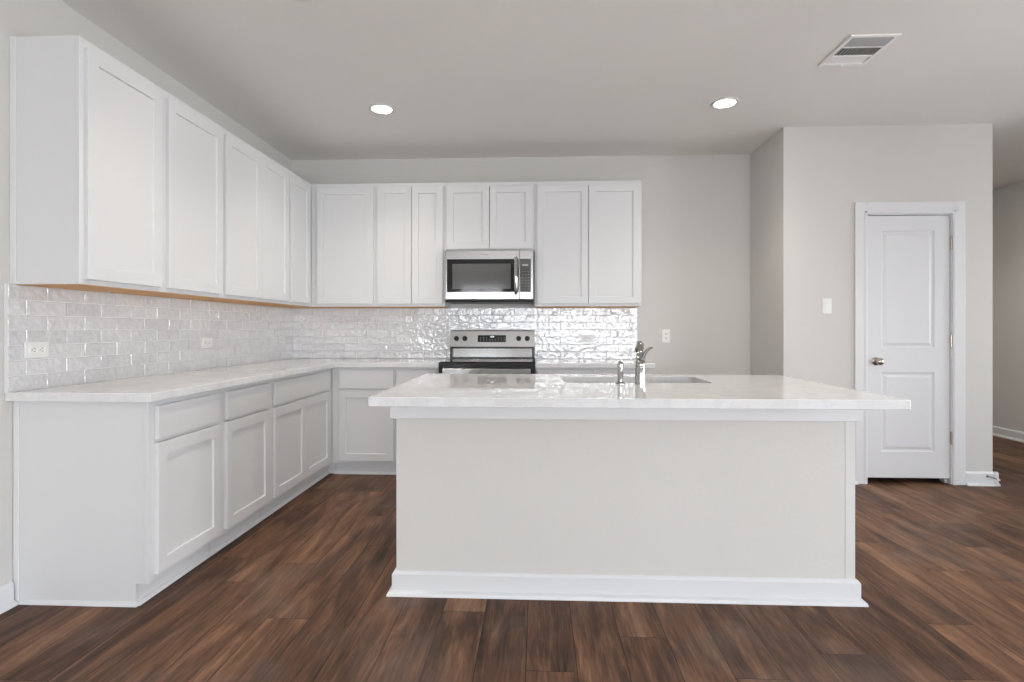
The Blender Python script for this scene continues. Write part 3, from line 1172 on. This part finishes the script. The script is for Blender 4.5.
for x in (.10, .92):
    box(bm, x - .008, x + .008, IY0 + .115, IY1 - .019, .111, BZ)
ip('cabinet_body', M['cab'])
bm = B()
box(bm, IX0 + .013, IX1 - .013, IY1 - .019, IY1, BZ - .038, BZ); box(bm, IX0 + .013, IX1 - .013, IY1 - .019, IY1, .095, .135)
for x in (IX0 + .013, .09, .91, IX1 - .044):
    box(bm, x, x + .031, IY1 - .019, IY1, .135, BZ - .038)
ip('face_frame', M['cab'])
bm = B(); box(bm, IX0 + .013, IX1 - .013, IY1 - .067, IY1 - .055, 0, .095)
ip('toe_kick', M['trim'])
def back_door(x0, x1, z0, z1, nm='door'):
    bm2 = B()
    panelled(bm2, -x1, -x0, z0, z1, -(IY1 + .0195), .019, [(-x1 + .057, -x0 - .057, z0 + .057, z1 - .057)] if nm == 'door' else [], SHK)
    bmesh.ops.rotate(bm2, verts=bm2.verts, cent=(0, 0, 0), matrix=Matrix.Rotation(PI, 3, 'Z'))
    obj(nm, shift(bm2, loc), M['cab'], IS)
for a, b_ in ((IX0 + .015, .098), (.112, .506), (.510, .908), (.926, IX1 - .015)):
    back_door(a, b_, .122, .690)
for a, b_ in ((IX0 + .015, .098), (.112, .908), (.926, IX1 - .015)):
    back_door(a, b_, .705, .852, 'drawer_front')
# trim board below the countertop
bm = B()
a0, a1 = IX0 - .024, IX1 + .016
box(bm, a0, a1, IY0 - .018, IY0, .786, BZ, .002)
box(bm, a0, IX0, IY0, IY1 - .02, .786, BZ, .002)
box(bm, IX1, a1, IY0, IY1 - .02, .786, BZ, .002)
ip('top_trim', M['trim'])
# baseboard with mitred corners
bm = B()
pr = board_prof(1, h=.102, t=.016, shoe=.020)
loops = []
for o_, z in pr:
    loops.append([bm.verts.new(p) for p in ((IX0 - o_, IY1 - .06, z), (IX0 - o_, IY0 - o_, z), (IX1 + o_, IY0 - o_, z), (IX1 + o_, IY1 - .06, z))])
n = len(loops)
for i in range(n):
    A, Bq = loops[i], loops[(i + 1) % n]
    for kq in range(3):
        bm.faces.new((A[kq], A[kq + 1], Bq[kq + 1], Bq[kq]))
bm.faces.new([l[0] for l in loops]); bm.faces.new([l[3] for l in loops][::-1])
ip('baseboard', M['trim'])

# island countertop with sink cut-out
SX0, SX1, SY0, SY1 = .137, .882, 2.755, 3.125
slab_outline('island_countertop', [(-.667, 2.130), (1.418, 3.275)], 'long white quartz countertop overhanging the island', hole=(SX0, SX1, SY0, SY1, .03))

# sink
loc = ((SX0 + SX1) / 2, (SY0 + SY1) / 2, CT0 - .225)
t = thing('kitchen_sink', 'stainless undermount sink set in the island countertop', 'sink', loc)
hx, hy = (SX1 - SX0) / 2 + .004, (SY1 - SY0) / 2 + .004
def rrect(hx, hy, r, z, bm):
    vs = []
    for sx, sy, a0 in ((1, 1, 0), (-1, 1, 90), (-1, -1, 180), (1, -1, 270)):
        for i in range(6):
            a = math.radians(a0 + 18 * i)
            vs.append(bm.verts.new((sx * (hx - r) + r * math.cos(a), sy * (hy - r) + r * math.sin(a), z)))
    return vs
bm = B()
rings = [rrect(hx + .022, hy + .022, .05, .223, bm), rrect(hx, hy, .034, .223, bm), rrect(hx - .002, hy - .002, .034, .21, bm), rrect(hx - .008, hy - .008, .034, .03, bm), rrect(hx - .03, hy - .03, .03, .008, bm), rrect(.05, .05, .045, .002, bm), rrect(.042, .042, .04, -.004, bm)]
for a, b_ in zip(rings, rings[1:]):
    n = len(a)
    for i in range(n):
        bm.faces.new((a[i], a[(i + 1) % n], b_[(i + 1) % n], b_[i]))
bm.faces.new(rings[-1][::-1])
o = obj('basin', bm, M['sink'], t, True)
so = o.modifiers.new('thick', 'SOLIDIFY'); so.thickness = .0015; so.offset = 0
bm = B(); lathe(bm, [(.040, 0), (.040, .002), (.034, .003), (.030, -.001), (.012, -.001), (.010, .004), (.004, .005)], (0, 0, .000), 'z', 28)
obj('drain', bm, M['chrome'], t, True)

# faucet
loc = (.507, 2.690, CT1)
t = thing('kitchen_faucet', 'chrome pull-out kitchen faucet with raised lever, right of the soap dispenser', 'faucet', loc)
bm = B()
lathe(bm, [(.0275, 0), (.0275, .004), (.0255, .006), (.0252, .078), (.0235, .083), (.0235, .086), (.0245, .090), (.0225, .104), (.017, .118), (.010, .124)], (0, 0, 0), 'z', 32)
obj('faucet_body', bm, M['chrome'], t, True)
bm = B()
tube(bm, [(-.004, .004, .085), (-.003, .014, .120), (.004, .032, .150), (.010, .058, .172)], [.0185, .0170, .0155, .0150], 20)
sp_ = obj('spout', bm, M['chrome'], t, True)
bm = B()
tube(bm, [(.010, .056, .171), (.014, .085, .186), (.018, .125, .188), (.022, .160, .170), (.023, .175, .158)], [.0155, .0185, .0195, .0200, .0185], 20)
box(bm, .008, .026, .10, .125, .200, .209, .003)
obj('spray_head', bm, M['chrome'], sp_, True)
bm = B()
lathe(bm, [(.004, -.010), (.014, -.006), (.0185, .004), (.0185, .012), (.013, .020), (.004, .024)], (.006, -.004, .116), 'z', 24)
tube(bm, [(.008, -.006, .120), (.017, -.010, .146), (.030, -.014, .166), (.046, -.017, .178), (.056, -.018, .180)], [.0145, .0120, .0090, .0070, .0055], 14, .75)
obj('lever', bm, M['steel_dark'], t, True)

# soap dispenser
loc = (.411, 2.700, CT1)
t = thing('soap_dispenser', 'short chrome soap dispenser pump left of the kitchen faucet', 'soap dispenser', loc)
bm = B()
lathe(bm, [(.0235, 0), (.0235, .003), (.019, .007), (.0135, .012), (.0130, .060), (.0138, .062)], (0, 0, 0), 'z', 26)
obj('collar', bm, M['chrome'], t, True)
bm = B()
lathe(bm, [(.0140, .062), (.0145, .085), (.0145, .097), (.0125, .106), (.008, .111), (.002, .1125)], (0, 0, 0), 'z', 26)
tube(bm, [(0, .006, .098), (0, .040, .100), (0, .070, .092)], [.007, .006, .005], 12)
obj('pump_head', bm, M['chrome'], t, True)

# ---------------------------------------------------------------- ceiling lights and vent
cans = [(-1.095, 3.817, 'round recessed ceiling light over the left aisle, nearest the corner cabinets'),
        (1.298, 3.819, 'round recessed ceiling light on the right, left of the ceiling vent'),
        (-1.104, 2.450, 'round recessed ceiling light at the top left edge of the photo'),
        (1.310, 2.480, 'round recessed ceiling light at the top edge near the vent'),
        (4.2, 7.4, 'unseen recessed ceiling light added at the far end of the hall behind the pantry'),  # both hall lights are additions that brighten the hall wall
        (4.2, 5.5, 'unseen recessed ceiling light added in the hall beside the pantry')]
def copy_thing(src, loc, label):
    c = src.copy(); COL.objects.link(c)
    c.location = loc
    c['label'] = label
    for ch in list(src.children):
        d = ch.copy(); COL.objects.link(d); d.parent = c
    return c
can0 = thing('recessed_light', cans[0][2], 'ceiling light', (cans[0][0], cans[0][1], CH), 0, 'recessed ceiling lights')
bm = B()
n = 40
prf = [(.096, 0), (.096, -.003), (.092, -.006), (.074, -.007), (.068, -.003), (.068, 0)]
rings = []
for r_, z in prf:
    rings.append([bm.verts.new((r_ * math.cos(2 * PI * i / n), r_ * math.sin(2 * PI * i / n), z)) for i in range(n)])
for i in range(len(rings)):
    a, b_ = rings[i], rings[(i + 1) % len(rings)]
    for j in range(n):
        bm.faces.new((a[j], a[(j + 1) % n], b_[(j + 1) % n], b_[j]))
obj('trim_ring', bm, M['trim'], can0, True)
bm = B(); lathe(bm, [(.068, 0), (.068, .003), (.060, .0045), (.03, .0055), (.002, .006)], (0, 0, 0), 'z', 40, -1)
obj('lens', bm, M['lamp'], can0, True, 'glowing white lens')
sd = bpy.data.lights.new('lamp_beam', 'SPOT')
sd.energy = 30
sd.color = (1.0, 0.93, 0.84)
sd.spot_size = math.radians(125)
sd.spot_blend = 0.9
sd.shadow_soft_size = 0.06
so_ = bpy.data.objects.new('lamp_beam', sd)
COL.objects.link(so_)
so_.parent = can0
so_.location = (0, 0, -.014)
for x, y, lb in cans[1:]:
    copy_thing(can0, (x, y, CH), lb)

loc = (1.794, 3.128, CH)
t = thing('ceiling_vent', 'white rectangular ceiling air vent with dark slots', 'vent', loc)
w, d = .131, .168
bm = B()
fr = .022
for q in ((-w, w, -d, -d + fr), (-w, w, d - fr, d), (-w, -w + fr, -d + fr, d - fr), (w - fr, w, -d + fr, d - fr)):
    box(bm, q[0], q[1], q[2], q[3], -.008, 0, .002)
box(bm, -w + fr, w - fr, -.052, -.042, -.010, -.001, .001)
box(bm, -w + fr, w - fr, .050, .060, -.010, -.001, .001)
obj('vent_frame', bm, M['ventwhite'], t)
bm = B(); box(bm, -w + .01, w - .01, -d + .01, d - .01, -.0016, -.0004)
obj('vent_backing', bm, M['ventdark'], t)
# three banks of louvres with different tilt
def slat(x0, x1, y0, y1, tilt, axis, m):
    bm = B()
    if axis == 'x':
        c = (y0 + y1) / 2
        hw_ = .0035 if tilt else .0058
        prism(bm, [(c - hw_, -.002), (c + hw_, -.002 - tilt), (c + hw_, -.0032 - tilt), (c - hw_, -.0032)], 'x', x0, x1)
    else:
        c = (x0 + x1) / 2
        prism(bm, [(c - .0015, -.0020), (c + .0015, -.0055), (c + .0030, -.0055), (c, -.0020)], 'y', y0, y1)
    obj('louvre', bm, m, t)
for i in range(8):
    y = -d + fr + .004 + i * .0108
    slat(-w + fr, w - fr, y, y + .009, .006, 'x', M['ventgrey'])
for i in range(11):
    x = -w + fr + .006 + i * .0190
    slat(x, x + .008, -.042, .050, 0, 'y', M['ventgrey'])
for i in range(7):
    y = .062 + i * .0118
    slat(-w + fr, w - fr, y, y + .009, -.0, 'x', M['ventwhite'])
bm = B(); box(bm, -.004, .004, d - .012, d - .002, -.016, -.006, .001)
obj('damper_lever', bm, M['ventwhite'], t)
